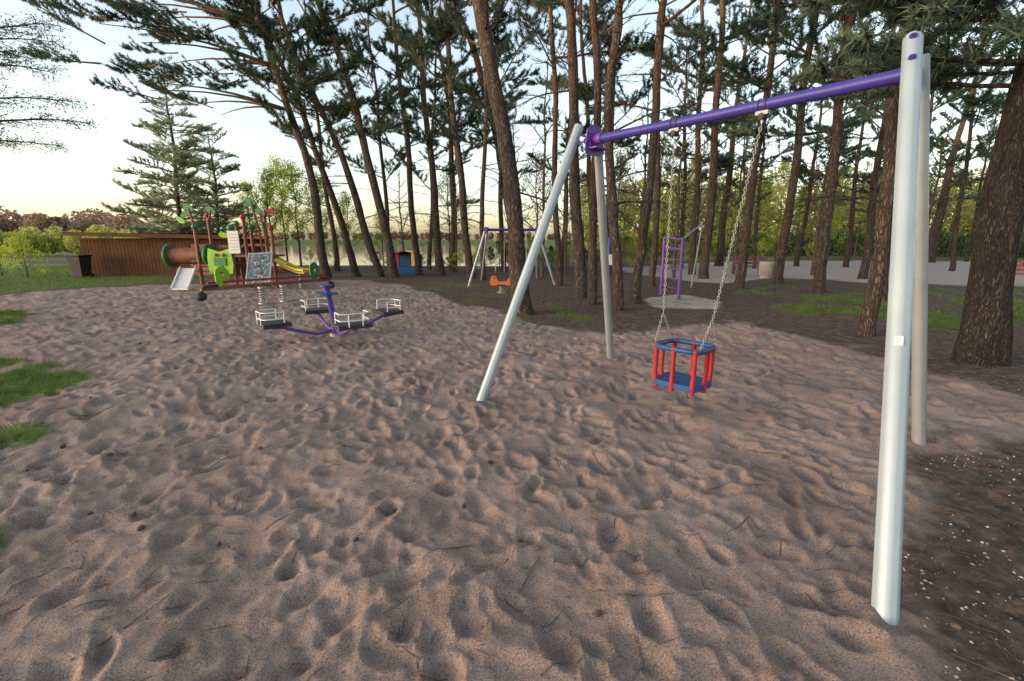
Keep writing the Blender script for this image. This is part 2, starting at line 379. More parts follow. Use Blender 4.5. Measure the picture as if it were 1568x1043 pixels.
def tree_from_path(name,path,r0,h,cs,nb,meshes,prof,seed,elr=(-.15,.5),dead=6,sides=12,barkm=None):
    rd=random.Random(seed); base=path[0]
    pts=[Vector(p) for p in path]; d=(pts[-1]-pts[-2]).normalized() if len(pts)>1 else Vector((0,0,1))
    if pts[-1].z<h:
        steps=6; dz=(h-pts[-1].z)/steps
        for i in range(steps):
            d=(d*.75+Vector((rd.uniform(-.06,.06),rd.uniform(-.06,.06),.35))).normalized()
            pts.append(pts[-1]+d*(dz/max(d.z,.4)))
    fine=[]
    for i in range(len(pts)-1):
        p0=pts[max(i-1,0)];p1=pts[i];p2=pts[i+1];p3=pts[min(i+2,len(pts)-1)]
        ns=max(2,int((p2-p1).length/.45))
        for j in range(ns):
            t=j/ns
            fine.append(.5*((2*p1)+(p2-p0)*t+(2*p0-5*p1+4*p2-p3)*t*t+(3*p1-p0-3*p2+p3)*t**3))
    fine.append(pts[-1])
    ph=rd.uniform(0,6)
    for i in range(1,len(fine)-1):
        wv=.05*math.sin(i*.55+ph)
        fine[i]=fine[i]+Vector((wv+rd.uniform(-.015,.015),rd.uniform(-.015,.015),0))
    top=fine[-1].z
    def rr(z):
        t=max(0,min(1,z/top)); return r0*((1-t)**.8*.92+.05)*(1+.35*math.exp(-z/.25))
    fine[0]=fine[0]-Vector((0,0,.15))
    mb=MB(); mb.tube(fine,[rr(max(p.z,0))*rd.uniform(.95,1.05) for p in fine],barkm or M_bark,sides,False)
    tr=mb.build(name,base)
    def at(z):
        for i in range(len(fine)-1):
            if fine[i].z<=z<=fine[i+1].z: return fine[i].lerp(fine[i+1],(z-fine[i].z)/max(1e-4,fine[i+1].z-fine[i].z))
        return fine[-1]
    az=rd.uniform(0,6.28)
    for k in range(nb):
        t=((k+rd.random())/nb)**1.15; z=cs+(top-cs)*t; az+=2.4+rd.uniform(-.4,.4)
        put_branch(tr,rd.choice(meshes),at(z)-base,az,rd.uniform(*elr)+.3*t,prof(t)*rd.uniform(.7,1.2),rd.uniform(-.3,.3))
    for k in range(dead):
        z=rd.uniform(max(1.6,cs*.35),cs+2.5)
        put_branch(tr,rd.choice(BB),at(z)-base,rd.uniform(0,6.28),rd.uniform(-.2,.4),rd.uniform(.5,1.2),rd.uniform(-.5,.5))
    return tr,at
pineprof=lambda t: .5+.6*math.sin(math.pi*min(1,.25+t*.75))
TR=[
 [(548,424),(470,190),(400,40),11,15,5.0,20],
 [(583,424),(515,220),(440,60),12,16,5.0,22],
 [(605,425),(548,180),(488,0),14,17,5.5,20],
 [(640,421),(622,210),(600,0),10,16,5.0,16],
 [(676,421),(655,200),(640,20),12,16,4.6,17],
 [(694,415),(690,200),(660,0),10,16,5,15],
 [(722,425),(697,200),(682,20),12,16,5,17],
 [(738,428),(741,240),(745,0),8,14,4.6,13],
 [(805,483),(772,230),(737,0),26,17,6.5,12],
 [(800,412),(742,130),(692,0),17,18,6.5,15],
 [(855,437),(850,230),(845,0),10,16,6,13],
 [(887,458),(880,200),(870,0),18,17,6.5,12],
 [(905,468),(914,200),(905,0),13,16,6.5,11],
 [(945,478),(935,180),(945,0),15,16,6,12],
 [(975,467),(1000,200),(1018,0),14,16,6,12],
 [(1000,440),(1008,180),(1015,0),10,16,5.5,13],
 [(1060,420),(1070,200),(1076,0),10,17,5,15],
 [(1078,426),(1096,200),(1106,0),13,17,5.0,16],
 [(1100,408),(1130,150),(1152,0),11,17,5,15],
 [(1130,441),(1165,200),(1192,0),13,16,5.0,15],
 [(1192,434),(1224,200),(1250,0),13,17,4.6,18],
 [(1255,447),(1280,200),(1305,0),15,17,4.5,18],
 [(1325,515),(1363,260),(1398,0),20,15,4.2,16],
 [(1350,458),(1378,260),(1400,60),11,15,3.9,17],
 [(1422,402),(1470,200),(1525,30),13,16,3.6,21],
 [(910,420),(900,200),(890,20),9,16,5.5,13],
 [(770,415),(765,200),(760,20),8,16,5,13],
 [(1320,428),(1352,200),(1370,40),11,16,4.2,17],
]
for i,t in enumerate(TR):
    b0=G(*t[0]); depth=b0.y*CT+H*ST
    path=[b0,V(*t[1],b0.y+R(-.3,.3)),V(*t[2],b0.y+R(-.6,.6))]
    tree_from_path('pine_tree',path,t[3]/FP*depth/2*1.05,t[4],t[5],t[6],PB,pineprof,i+1)
for i,(px,F) in enumerate([(520,24),(600,25),(660,26),(860,24),(930,23),(1040,27),(1150,26),(1215,28),(1290,27),(1380,25),(1450,24),(1540,22),(1240,35),(1120,36),(1330,36),(1470,36),(1560,30)]):
    x=(px-784)/FP*F; b0=Vector((x,F,float(hz(x,F))-.05))
    tree_from_path('pine_tree',[b0,b0+Vector((R(-.5,.5),R(-.3,.3),7))],R(.10,.15),R(13,17),R(3.2,5.0),15,PB,pineprof,50+i,dead=4,sides=8)
# left long-limbed pine
b0=G(500,426); tr,at=tree_from_path('pine_tree',[b0,V(470,250,b0.y),V(405,60,b0.y)],.2,15,6.5,14,PB,pineprof,91,dead=5)
rd=random.Random(5)
for k in range(26):
    z=rd.uniform(6.4,10.2); p=at(z)
    az=math.pi+rd.uniform(-.55,.5); run=rd.uniform(0,6.2)
    q=p+Vector((math.cos(az)*run,math.sin(az)*run,run*.10))
    put_branch(tr,rd.choice(PB),q-b0,az+rd.uniform(-.5,.5),rd.uniform(-.25,.15),rd.uniform(.7,1.1),rd.uniform(-.3,.3))
mbl=MB()
for az in(-.5,-.2,.1,.35):
    for z in(6.6,8.2,9.6):
        p=at(z); a=math.pi+az+rd.uniform(-.1,.1); L=rd.uniform(4.5,6.5)
        pts=[p-b0+Vector((math.cos(a)*L*s,math.sin(a)*L*s,L*s*.10+.25*math.sin(s*3))) for s in [0,.2,.4,.6,.8,1]]
        mbl.tube(pts,[.06,.05,.04,.03,.02,.012],M_bark,6,False)
ob=mbl.build('limbs',(0,0,0),tr)
b0=Vector(((290-784)/FP*23,23,0)); 
tree_from_path('larch_tree',[b0,b0+Vector((.2,0,5))],.14,9.4,1.6,84,LB,lambda t:.95*(1-t)**.6+.18,70,elr=(-.3,.4),dead=0,barkm=M_barkd)
b0=Vector(((345-784)/FP*25,25,0)); 
tree_from_path('larch_tree',[b0,b0+Vector((.2,0,4))],.12,7.4,1.4,60,LB,lambda t:.85*(1-t)**.6+.18,71,elr=(-.3,.4),dead=0,barkm=M_barkd)
b0=G(1500,556)
tr,at=tree_from_path('spruce_tree',[b0,V(1545,300,b0.y),V(1615,0,b0.y)],.225,14,3.8,22,PB,pineprof,72,elr=(-.45,.05),dead=8,sides=18,barkm=M_barkb)
for k in range(18):
    z=rd.uniform(3.2,5.0); az=math.pi*.75+rd.uniform(-.9,.9)
    put_branch(tr,rd.choice(PB),at(z)-b0,az,rd.uniform(-.3,.15),rd.uniform(.55,.95),rd.uniform(-.3,.3))
b0=Vector((-10.7,8.2,0)); tr,at=tree_from_path('willow_tree',[b0,b0+Vector((.2,0,2.5))],.16,5.2,2.9,36,WB,lambda t:1.05-.35*t,73,elr=(.0,.6),dead=0,barkm=M_barkd)
# ------------------------------------------------------------ deciduous trees
def decid(name,seed,h,leafmat,nl,ls,low=.25,wide=.42):
    rd=random.Random(seed); rg=np.random.default_rng(seed); mb=MB()
    tp=[Vector((rd.uniform(-.02,.02)*h*i/8,rd.uniform(-.02,.02)*h*i/8,h*i/8)) for i in range(9)]
    mb.tube(tp,[h*.010*(1-i/9)+.006 for i in range(9)],M_barkd,7,False); C=[]
    for k in range(20):
        t=low+(.95-low)*k/20; i=int(t*8); p=tp[i].lerp(tp[min(i+1,8)],t*8-i)
        az=k*2.4+rd.uniform(-.3,.3); el=rd.uniform(.3,1.0); L=h*wide*(1.05-t)*rd.uniform(.6,1.1)
        d=Vector((math.cos(az)*math.cos(el),math.sin(az)*math.cos(el),math.sin(el))); q=[p]
        for j in range(5): d=(d+Vector((rd.uniform(-.2,.2),rd.uniform(-.2,.2),rd.uniform(-.08,.14)))).normalized(); q.append(q[-1]+d*L/5)
        mb.tube(q,[h*.004*(1-j/6) for j in range(6)],M_barkd,4,False)
        for j in range(2,6):
            for w in range(3):
                d2=(d+Vector((rd.uniform(-1,1),rd.uniform(-1,1),rd.uniform(-.4,.8)))).normalized(); e=q[j]+d2*L*rd.uniform(.15,.4)
                mb.tube([q[j],e],[h*.0015,h*.0006],M_barkd,3,False); C+= [e,q[j].lerp(e,.6)]
    C=np.array([tuple(c) for c in C]); P=C[rg.integers(0,len(C),nl)]+rg.normal(0,h*.028,(nl,3))
    v,f=leafquads(P,ls,rg); mb.add(v.tolist(),f.tolist(),leafmat)
    me=bpy.data.meshes.new(name); me.from_pydata(mb.v,[],mb.f)
    for m in mb.mats: me.materials.append(m)
    me.polygons.foreach_set('material_index',mb.m); me.update(); return me
DL=[decid('lime_tree_mesh',500+i,6,M_lime,3600,.10) for i in range(2)]
DO=[decid('olive_tree_mesh',510+i,8,M_olive,5000,.13) for i in range(2)]
DB=[decid('bud_tree_mesh',520+i,9,M_buds,3200,.11) for i in range(2)]
DX=[decid('bare_tree_mesh',560+i,8,M_lime,450,.06,.2,.36) for i in range(3)]
SH=[decid('shrub_mesh',530+i,2.2,M_lime,2600,.055,.02,.65) for i in range(2)]
SHG=[decid('shrub_mesh_g',540+i,2.2,M_hedge,3400,.06,.02,.65) for i in range(2)]
SHO=[decid('shrub_mesh_o',550+i,2.2,M_olive,3000,.06,.02,.65) for i in range(2)]
def put(name,me,x,y,s,z=None):
    ob=bpy.data.objects.new(name,me); scene.collection.objects.link(ob)
    ob.location=(x,y,(float(hz(x,y)) if z is None else z)-.05); ob.rotation_euler=(0,0,R(0,6.28)); ob.scale=(s,s,s*R(.9,1.15)); return ob
for px,F,s in [(425,25,.85),(465,26,1.0),(500,27,.9),(445,28,1.0),(395,26,.7),(540,27,.7),(590,28,.6),(1010,29,.6),(1110,30,.55),(1260,32,.6),(1180,31,.5)]:
    put('spring_leaf_tree',random.choice(DL),(px-784)/FP*F,F,s)
for px,F,s in [(1080,40,.8),(1150,46,1),(1210,38,.7),(1265,50,1.1),(1320,42,.9),(1390,40,.9),(1440,48,1.1),(1490,36,.8),(1560,40,1.0),(1600,34,.9),(1180,56,1.3),(1350,56,1.3),(1500,56,1.4),(1050,54,1.3),(950,50,1.1),(890,46,.9)]:
    put('olive_leaf_tree',random.choice(DO),(px-784)/FP*F,F,s)
for px,F,s in [(820,32,.9),(1000,36,1.1),(940,38,.9),(1060,40,1),(1230,44,1.0),(1420,42,1),(1520,46,1.2),(690,29,.7),(1300,48,1.0)]:
    put('budding_tree',random.choice(DB),(px-784)/FP*F,F,s)
for px,F,s in [(830,20,1.0),(790,23,1.0),(865,22,.9),(1030,20,1.0),(975,23,1.1),(1120,22,1.0),(700,24,.8),(620,23,.7),(1240,21,1.0),(1400,22,1.0),(925,19,.8),(1500,18,.8)]:
    put('young_birch_tree',random.choice(DX),(px-784)/FP*F,F,s)
put('forsythia_bush',SH[0],(48-784)/FP*20,20,.85); put('forsythia_bush',SH[1],(10-784)/FP*21,21,.8)
for px,F,s in [(668,26,.6),(700,24,.45),(730,26,.6),(515,25,.6),(480,25,.5),(1090,34,.9),(1160,36,.8),(1240,37,.8)]:
    put('spring_shrub',random.choice(SH),(px-784)/FP*F,F,s)
for k in range(38):
    px=570+k*13; F=R(26,29); put('lakeside_shrub',random.choice(SHG+SHO+SHO),(px-784)/FP*F,F,R(.55,.85) if px>730 else R(.3,.5))
# hedge right
rg=np.random.default_rng(9); n=34000
def hedge_y(x): return 52-(x-12)*.10
hx=rg.uniform(10,64,n); hy=hedge_y(hx)+rg.normal(0,.6,n)+.6*np.sin(hx*.6); hzv=rg.uniform(0,1,n)**.8*(2.3+.3*np.sin(hx*1.3)+.25*np.sin(hx*3.1))
v,f=leafquads(np.stack([hx,hy,hzv],1),.24,rg,.7)
me=npmesh('hedge',v,f,[M_hedge],False); ob=bpy.data.objects.new('hedge',me); scene.collection.objects.link(ob)
mb=MB()
for k in range(26):
    x=10+k*2; y=hedge_y(x)-1.6; mb.tube([(x,y,-.1),(x,y,1.4)],.03,M_dark,6)
for z in(.2,.5,.8,1.1,1.38):
    mb.tube([(10,hedge_y(10)-1.6,z),(60,hedge_y(60)-1.6,z)],.014,M_dark,5)
mb.build('wire_fence')
def belt(name,n,xf,yf,hf,mat,ls,per,seed):
    rg=np.random.default_rng(seed); V_=[]
    for k in range(n):
        x=xf(rg);y=yf(rg);h=hf(rg); z0=float(hz(x,y))
        P=rg.normal(0,1,(per,3)); P/=np.maximum(1,np.linalg.norm(P,axis=1,keepdims=True)/1.6)
        P=P*np.array([h*.22,h*.22,h*.27])+np.array([x,y,z0+h*.55]); V_.append(P)
    P=np.concatenate(V_); v,f=leafquads(P,ls,rg,.8)
    me=npmesh(name,v,f,[mat],False); ob=bpy.data.objects.new(name,me); scene.collection.objects.link(ob)
belt('distant_trees',75,lambda r:r.uniform(-190,-88),lambda r:r.uniform(118,140),lambda r:r.uniform(6,11),M_buds,.9,420,31)
belt('distant_trees',30,lambda r:r.uniform(-60,-40),lambda r:r.uniform(48,56),lambda r:r.uniform(2.0,3.6),M_olive,.35,400,32)
belt('far_shore_trees',170,lambda r:r.uniform(-520,300),lambda r:r.uniform(540,580),lambda r:r.uniform(6,10),M_buds,3,150,33)
belt('background_woodland',70,lambda r:r.uniform(14,110),lambda r:r.uniform(66,84),lambda r:r.uniform(9,13),M_olive,.6,500,34)
# ------------------------------------------------------------ scatter
def scat(n,mask,x0,x1,y0,y1,rg):
    x=rg.uniform(x0,x1,n);y=rg.uniform(y0,y1,n); k=samp(mask,x,y,ZX0,ZY0,ZR)>rg.uniform(.15,1,n); return x[k],y[k]
rg=np.random.default_rng(44)
def blades(x,y,hh,ww,rg):
    n=len(x); z=hz(x,y); a=rg.uniform(0,6.28,n); h=hh*rg.uniform(.5,1.3,n); ln=rg.normal(0,.45,(n,2))*h[:,None]
    c=np.stack([x,y,z-.01],1); s=np.stack([np.cos(a),np.sin(a),np.zeros(n)],1)*ww
    tip=c+np.stack([ln[:,0],ln[:,1],h],1); return np.stack([c-s,c+s,tip],1).reshape(-1,3)
x,y=scat(420000,grass,-12,12,1,12,rg); a1=blades(x,y,.07,.0035,rg)
x,y=scat(220000,grass,-30,40,9,55,rg); a2=blades(x,y,.10,.012,rg)
v=np.concatenate([a1,a2]); me=npmesh('grass',v,np.arange(len(v)).reshape(-1,3),[M_grass],False)
ob=bpy.data.objects.new('grass',me); scene.collection.objects.link(ob)
mb=MB(); rd=random.Random(3)
for k in range(1300):
    y=1.0+13*rd.random()**1.3; x=rd.uniform(-1.15,1.15)*(y+.8); a=rd.uniform(0,6.28); L=rd.uniform(.03,.13) if rd.random()<.93 else rd.uniform(.18,.42)
    n=5; P=[]; q=0
    for j in range(n):
        s=j/(n-1)-.5; q+=rd.uniform(-.03,.03)*L*2; px=x+math.cos(a)*L*s-math.sin(a)*q; py=y+math.sin(a)*L*s+math.cos(a)*q; P.append((px,py,float(hz(px,py))+.002+rd.uniform(0,.004)))
    mb.tube(P,[.003,.0028,.0024,.002,.0012] if L>.17 else .0016,M_twig,4,False)
mb.build('fallen_twigs')
x=rg.uniform(-14,12,42000); y=rg.uniform(.9,15,42000); s=samp(sand,x,y,ZX0,ZY0,ZR); k=rg.random(42000)<(.3+.7*(1-s)); x=x[k];y=y[k]
v,f=leafquads(np.stack([x,y,hz(x,y)+.004],1),.018,rg,.35); me=npmesh('leaf_litter',v,f,[M_litter],False)
ob=bpy.data.objects.new('leaf_litter',me); scene.collection.objects.link(ob)
def stones(name,x,y,smin,smax,mat,rg):
    n=len(x); oc=np.array([(1,0,0),(.5,.8,.1),(-.5,.8,0),(-1,0,0.1),(-.5,-.8,0),(.5,-.8,.1),(.1,.1,.7),(0,0,-.6)],float)
    r=smin+(smax-smin)*rg.uniform(0,1,(n,1,1))**2.2; P=oc[None]*(1+rg.normal(0,.22,(n,8,1)))*r
    a=rg.uniform(0,6.28,n); ca,sa=np.cos(a)[:,None],np.sin(a)[:,None]
    Q=np.stack([P[...,0]*ca-P[...,1]*sa*.8,P[...,0]*sa+P[...,1]*ca*.8,P[...,2]],-1)+np.stack([x,y,hz(x,y)+.001],1)[:,None,:]
    fs=[]
    for i in range(6): fs+=[(i,(i+1)%6,6),((i+1)%6,i,7)]
    f=(np.array(fs)[None]+np.arange(n)[:,None,None]*8).reshape(-1,3)
    me=npmesh(name,Q.reshape(-1,3),f,[mat],True); ob=bpy.data.objects.new(name,me); scene.collection.objects.link(ob)
pn=sm(-.2,1.4,gfield(ZXX.shape,3,99))
x=rg.uniform(1.2,7,16000);y=rg.uniform(.4,5.0,16000); k=(samp(sand,x,y,ZX0,ZY0,ZR)<.6)&(rg.random(16000)<.12+.6*samp(pn,x,y,ZX0,ZY0,ZR)); stones('pebbles',x[k],y[k],.0015,.011,M_peb,rg)
x=rg.uniform(2.5,7,9000);y=rg.uniform(9,14,9000); k=samp(pad,x,y,ZX0,ZY0,ZR)>.6; stones('gravel_pad_stones',x[k],y[k],.01,.024,M_peb,rg)
mb=MB()
for k in range(60):
    y=1.5+10*rd.random()**1.2; x=rd.uniform(-1,.9)*(y+.5); z=float(hz(x,y))+.010; r=rd.uniform(.010,.017); a=rd.uniform(0,3.14)
    rot=rz(a)@Matrix.Rotation(1.4,3,'X')
    mb.ell((x,y,z),(r*.8,r*.8,r*1.3),M_litter,8,6,rot)
    for j in range(5):
        zz=(-1+.45*j)*r; rr_=r*.95*math.sqrt(max(.1,1-(zz/(r*1.4))**2))
        for q in range(6):
            an=q*1.047+j*.5; mb.ell(Vector((x,y,z))+rot@Vector((rr_*math.cos(an)*.8,rr_*math.sin(an)*.8,zz)),(r*.25,r*.25,r*.16),M_twig,5,3,rot)
mb.build('pine_cones')
# ------------------------------------------------------------ main swing set
O=Vector((2.0,3.6,0)); sw=empty('swing_set',O)
nb1=G(1355,940);nb2=G(1407,678);fb1=G(738,610);fb2=G(935,549)
nt1=V(1398,58,1.93*H); nt2=Vector((nt1.x+.20,nt1.y+.17,nt1.z-.03))
ft1=V(887,193,3.23*H); ft2=V(914,197,3.33*H)
sd=(nt2-nt1).normalized()
def leg(name,b,t,r,mat,xd):
    mb=MB(); d=(t-b).normalized(); b=b-d*.35
    pts=[b,b.lerp(t,.3),b.lerp(t,.7),t-d*.012,t]; mb.tube(pts,[r,r,r,r,r*.9],mat,32,True,1.12,xd,.07)
    return mb.build(name,O,sw,.002)
leg('near_leg_1',nb1,nt1,.046,M_alu,sd); leg('near_leg_2',nb2,nt2,.043,M_alu2,sd)
leg('far_leg_1',fb1,ft1,.044,M_alu,sd); leg('far_leg_2',fb2,ft2,.044,M_alu2,sd)
zb=.655*H+H
Bn=Vector((1.578*H,2.0*H,zb)); Bf=Vector((.522*H,3.21*H,zb)); bd=(Bn-Bf).normalized(); pd=Vector((-bd.y,bd.x,0))
mb=MB(); mb.tube([Bf-bd*.06,Bf.lerp(Bn,.5)-Vector((0,0,.006)),Bn+bd*.06],.041,M_purp,24); mb.build('beam',O,sw,.003)
for nm,B,s,big in(('near_bracket',Bn,-1,.0),('far_bracket',Bf,1,1.0)):
    mb=MB(); rot=Matrix((pd,bd,Vector((0,0,1)))).transposed()
    if big:
        mb.prism([(-.15,-.12),(-.06,-.15),(.06,-.15),(.15,-.12),(.12,.08),(.05,.13),(-.05,.13),(-.12,.08)],.012,M_purl,B+bd*s*.045,rot)
        mb.box(B+bd*s*.07-Vector((0,0,.09)),(.20,.16,.012),M_purl,rot)
        mb.tube([B,B+bd*s*.14],.052,M_purl,20)
        for q in(-.09,.09):
            for w in(-.06,.05):
                c=B+pd*q+Vector((0,0,w))+bd*s*.056; mb.tube([c,c+bd*s*.02],.012,M_purp,10)
    else:
        mb.prism([(-.13,-.05),(.13,-.05),(.10,.05),(-.10,.05)],.012,M_purp,B+bd*.02,rot)
        mb.tube([B-bd*.05,B+bd*.03],.046,M_purp,20)
    mb.build(nm,O,sw,.002)
mb=MB(); dl=(nt1-nb1).normalized(); tocam=(Vector((0,0,0))-Vector((nt1.x,nt1.y,0))).normalized(); fn=(tocam-dl*tocam.dot(dl)).normalized()
for off in(.04,.19):
    c=nt1-dl*off+fn*.050; mb.tube([c-fn*.006,c+fn*.006],.019,M_purp,16); mb.tube([c+fn*.006,c+fn*.011],.009,M_dark,6)
sdv=dl.cross(fn); c=nb1+dl*1.18+fn*.0515; rot=Matrix((sdv,fn,dl)).transposed(); mb.box(c,(.034,.002,.045),M_white,rot)
mb.box(c+fn*.0015+dl*.008,(.022,.001,.003),M_steel,rot); mb.box(c+fn*.0015-dl*.006,(.022,.001,.003),M_steel,rot)
mb.build('bolts_and_label',O,sw)
ha=Bf.lerp(Bn,.375); hb=Bf.lerp(Bn,.665)
sc_=G(1044,585,.27); sc=Vector((sc_.x,sc_.y,.27)); zz=Vector((0,0,1))
mb=MB(); rotb=Matrix((bd,pd,Vector((0,0,1)))).transposed()
for h in(ha,hb):
    for k in(-1,1): mb.tube([h+bd*k*.025+pd*(math.cos(a)*.044)+Vector((0,0,math.sin(a)*.044)) for a in [i*math.pi/8 for i in range(16)]],.004,M_dark,6,closed=True,cap=False)
    mb.box(h-Vector((0,0,.06)),(.09,.05,.03),M_alu2,rotb); mb.tube([h-Vector((0,0,.085))-pd*.035,h-Vector((0,0,.085))+pd*.035],.022,M_dark,14)
    mb.tube([h-Vector((0,0,.085)),h-Vector((0,0,.13))],.009,M_steel,8)
mb.build('hangers',O,sw,.002)
def chain(mb,a,b):
    L=(b-a).length; n=int(L/.0265); d=(b-a).normalized(); s1=d.cross(Vector((.3,.8,0))).normalized(); s2=d.cross(s1)
    for i in range(n):
        c=a+d*(i+.5)*L/n; s=s1 if i%2 else s2
        pts=[c+d*(.0125*math.cos(t)+.006*(1 if math.cos(t)>0 else -1))+s*.0085*math.sin(t) for t in [k*math.pi/5+.1 for k in range(10)]]
        mb.tube(pts,.0028,M_steel,5,closed=True,cap=False)
rimz=.60; hw,hd=.21,.18
S=lambda a,b,z:Vector((sc.x,sc.y,0))+bd*a+pd*b+zz*z
mb=MB()
for h,sg in((ha,-1),(hb,1)):
    j=S(sg*(hw+.02),0,rimz+.28)
    chain(mb,h-zz*.13,j); chain(mb,j,S(sg*hw,hd*.75,rimz+.02)); chain(mb,j,S(sg*hw,-hd*.75,rimz+.02))
mb.build('chains',O,sw)
def rr2(a,b,r,z,n=6):
    P=[]
    for cx,cy,s in((a-r,b-r,0),(-a+r,b-r,1),(-a+r,-b+r,2),(a-r,-b+r,3)):
        for k in range(n+1):
            t=s*math.pi/2+k*math.pi/2/n; P.append(S(cx+r*math.cos(t),cy+r*math.sin(t),z))
    return P
mb=MB(); mb.tube(rr2(hw,hd,.10,rimz),.023,M_blue,12,closed=True,cap=False)
P=rr2(hw*1.02,hd*1.02,.08,.25); n=len(P)
Q=[p+zz*.05 for p in P]; mb.add(P+Q,[tuple(range(n))[::-1],tuple(range(n,2*n))]+[(i,(i+1)%n,n+(i+1)%n,n+i) for i in range(n)],M_blue)
for a,b in[(hw,.0),(-hw,.0),(hw*.86,hd*.86),(-hw*.86,hd*.86),(hw*.86,-hd*.86),(-hw*.86,-hd*.86),(0,hd),(0,-hd)]:
    mb.tube([S(a*.95,b*.95,.225),S(a*.97,b*.97,.29),S(a,b,.36),S(a,b,.52),S(a,b,rimz)],[.022,.025,.019,.020,.022],M_red,12)
    mb.ell(S(a,b,rimz),(.027,.027,.025),M_red,10,7)
mb.build('toddler_seat',O,sw,.004)
# ------------------------------------------------------------ carousel
C0=G(515,514); car=empty('four_seat_carousel',C0)
mb=MB()
mb.tube([C0-zz*.1,C0+zz*.05],.10,M_steel,20); mb.tube([C0+zz*.05,C0+zz*.16],.075,M_purl,20)
tp=C0+Vector((-.10,0,.80)); mb.tube([C0+zz*.12,C0+zz*.3+Vector((-.02,0,0)),tp],.045,M_purp,16); mb.tube([tp,tp+zz*.03],.10,M_purp,20); mb.tube([tp-zz*.12,tp-zz*.10],.17,M_blue,24)
mb.build('column',C0,car,.003)
for ai,aa in enumerate((222,306,40,130)):
    a=math.radians(aa); dr=Vector((math.cos(a),math.sin(a),0)); sdd=Vector((-dr.y,dr.x,0)); rot=Matrix((dr,sdd,zz)).transposed()
    L=.92; mb=MB()
    mb.tube([C0+zz*.11,C0+dr*.3+zz*.07,C0+dr*.6+zz*.16,C0+dr*.8+zz*.24,C0+dr*(L+.15)+zz*.26],.026,M_purl,12)
    c=C0+dr*L+zz*.31; mb.box(c,(.38,.48,.06),M_dark,rot)
    for z in(.09,.19):
        mb.tube([c+dr*-.10+sdd*.21+zz*z,c+dr*.15+sdd*.21+zz*z,c+dr*.19+sdd*.12+zz*z,c+dr*.19-sdd*.12+zz*z,c+dr*.15-sdd*.21+zz*z,c-dr*.10-sdd*.21+zz*z],.009,M_white,8)
    for p in(dr*-.10+sdd*.21,dr*-.10-sdd*.21,dr*.19+sdd*.1,dr*.19-sdd*.1): mb.tube([c+p,c+p+zz*.19],.009,M_white,8)
    mb.build('arm_and_seat_%d'%(ai+1),C0,car,.006)
# ------------------------------------------------------------ spring see-saw
C1=G(421,463); ss=empty('spring_seesaw',C1); ax=(G(513,455)-G(313,478)).normalized(); ax.z=0; ax.normalize(); px_=Vector((-ax.y,ax.x,0))
mb=MB()
for k in(-1,1):
    c=C1+ax*k*.28; mb.tube([c-zz*.05,c+zz*.03],.13,M_steel,16)
    pts=[c+Vector((math.cos(t)*.085,math.sin(t)*.085,.03+t/(2*math.pi*6)*.36)) for t in [i*.35 for i in range(int(2*math.pi*6/.35))]]
    mb.tube(pts,.013,M_steel,6); mb.tube([c+zz*.39,c+zz*.43],.11,M_steel,14)
mb.build('springs',C1,ss)
mb=MB(); mb.box(C1+zz*.47,(3.3,.09,.08),M_wood,Matrix((ax,px_,zz)).transposed())
mb.box(C1+zz*.60,(3.0,.035,.05),M_red,Matrix((ax,px_,zz)).transposed())
for k in(-1,1):
    e=C1+ax*k*1.5+zz*.47
    mb.ell(e+ax*k*.16-zz*.16,(.11,.11,.11),M_dark); mb.tube([e+ax*k*.1,e+ax*k*.16-zz*.12],.02,M_dark,8)
    mat=M_limep if k<0 else M_green
    mb.prism([(.21*math.cos(t)*(1+.12*math.cos(3*t)),.24*math.sin(t)*(1+.1*math.sin(2*t))) for t in [i*math.pi/10 for i in range(20)]],.03,mat,e-ax*k*.32+zz*.26,Matrix((px_*.35+ax*.93,px_,zz)).transposed())
    mb.box(e-ax*k*.02+zz*.07,(.32,.26,.04),M_dark,Matrix((ax,px_,zz)).transposed())
    mb.tube([e-ax*k*.3+zz*.35-px_*.16,e-ax*k*.3+zz*.35+px_*.16],.016,M_red,8)
    mb.ell(e-ax*k*.32+zz*.28-px_*.02,(.05,.03,.05),M_yel)
mb.build('beam_and_seats',C1,ss,.004)
# ------------------------------------------------------------ play tower
T0=G(372,441); FT=T0.y; pt=empty('play_tower',T0)
def P(px,py,df=0): return V(px,py,FT+df)
def post(mb,px,py,df,r=.055,mat=M_wood):
    t=P(px,py,df); mb.tube([(t.x,t.y,-.1),t],r,mat,10); return t
mb=MB()
tops=[post(mb,298,350,0),post(mb,318,332,.9),post(mb,352,352,0),post(mb,372,335,0),post(mb,352+10,345,1.0),post(mb,405,332,.9),post(mb,384,350,1.0),post(mb,415,352,.1)]
for t,m in zip(tops,(M_green,M_red,M_green,M_red,M_green,M_red,M_green,M_red)): mb.ell(t+zz*.06,(.09,.09,.10),m)
mb.build('posts',T0,pt)
mb=MB()
for za,xa,xb in((.75,298,352),(1.05,352,415)):
    a=P(xa,430);b_=P(xb,430); mb.box(Vector(((a.x+b_.x)/2,FT+.5,za)),(b_.x-a.x+.1,1.05,.07),M_wood)
    for z in(.35,.6):
        mb.box(Vector(((a.x+b_.x)/2,FT+1.0,za+z)),(b_.x-a.x,.04,.09),M_wood)
mb.build('platforms',T0,pt,.005)
mb=MB(); a=P(262,392,.3);b_=P(322,392,.3)
mb.tube([a,a.lerp(b_,.25),a.lerp(b_,.75),b_],.27,M_wood,24,False)
for q,m in((a,M_green),(b_,M_green)):
    mb.tube([q-Vector((.03,0,0)),q+Vector((.03,0,0))],.40,m,24)
    mb.tube([q-Vector((.035,0,0)),q-Vector((.031,0,0))],.24,M_dark,24)
mb.build('crawl_tunnel',T0,pt)
mb=MB(); c=P(338,400,-.06)
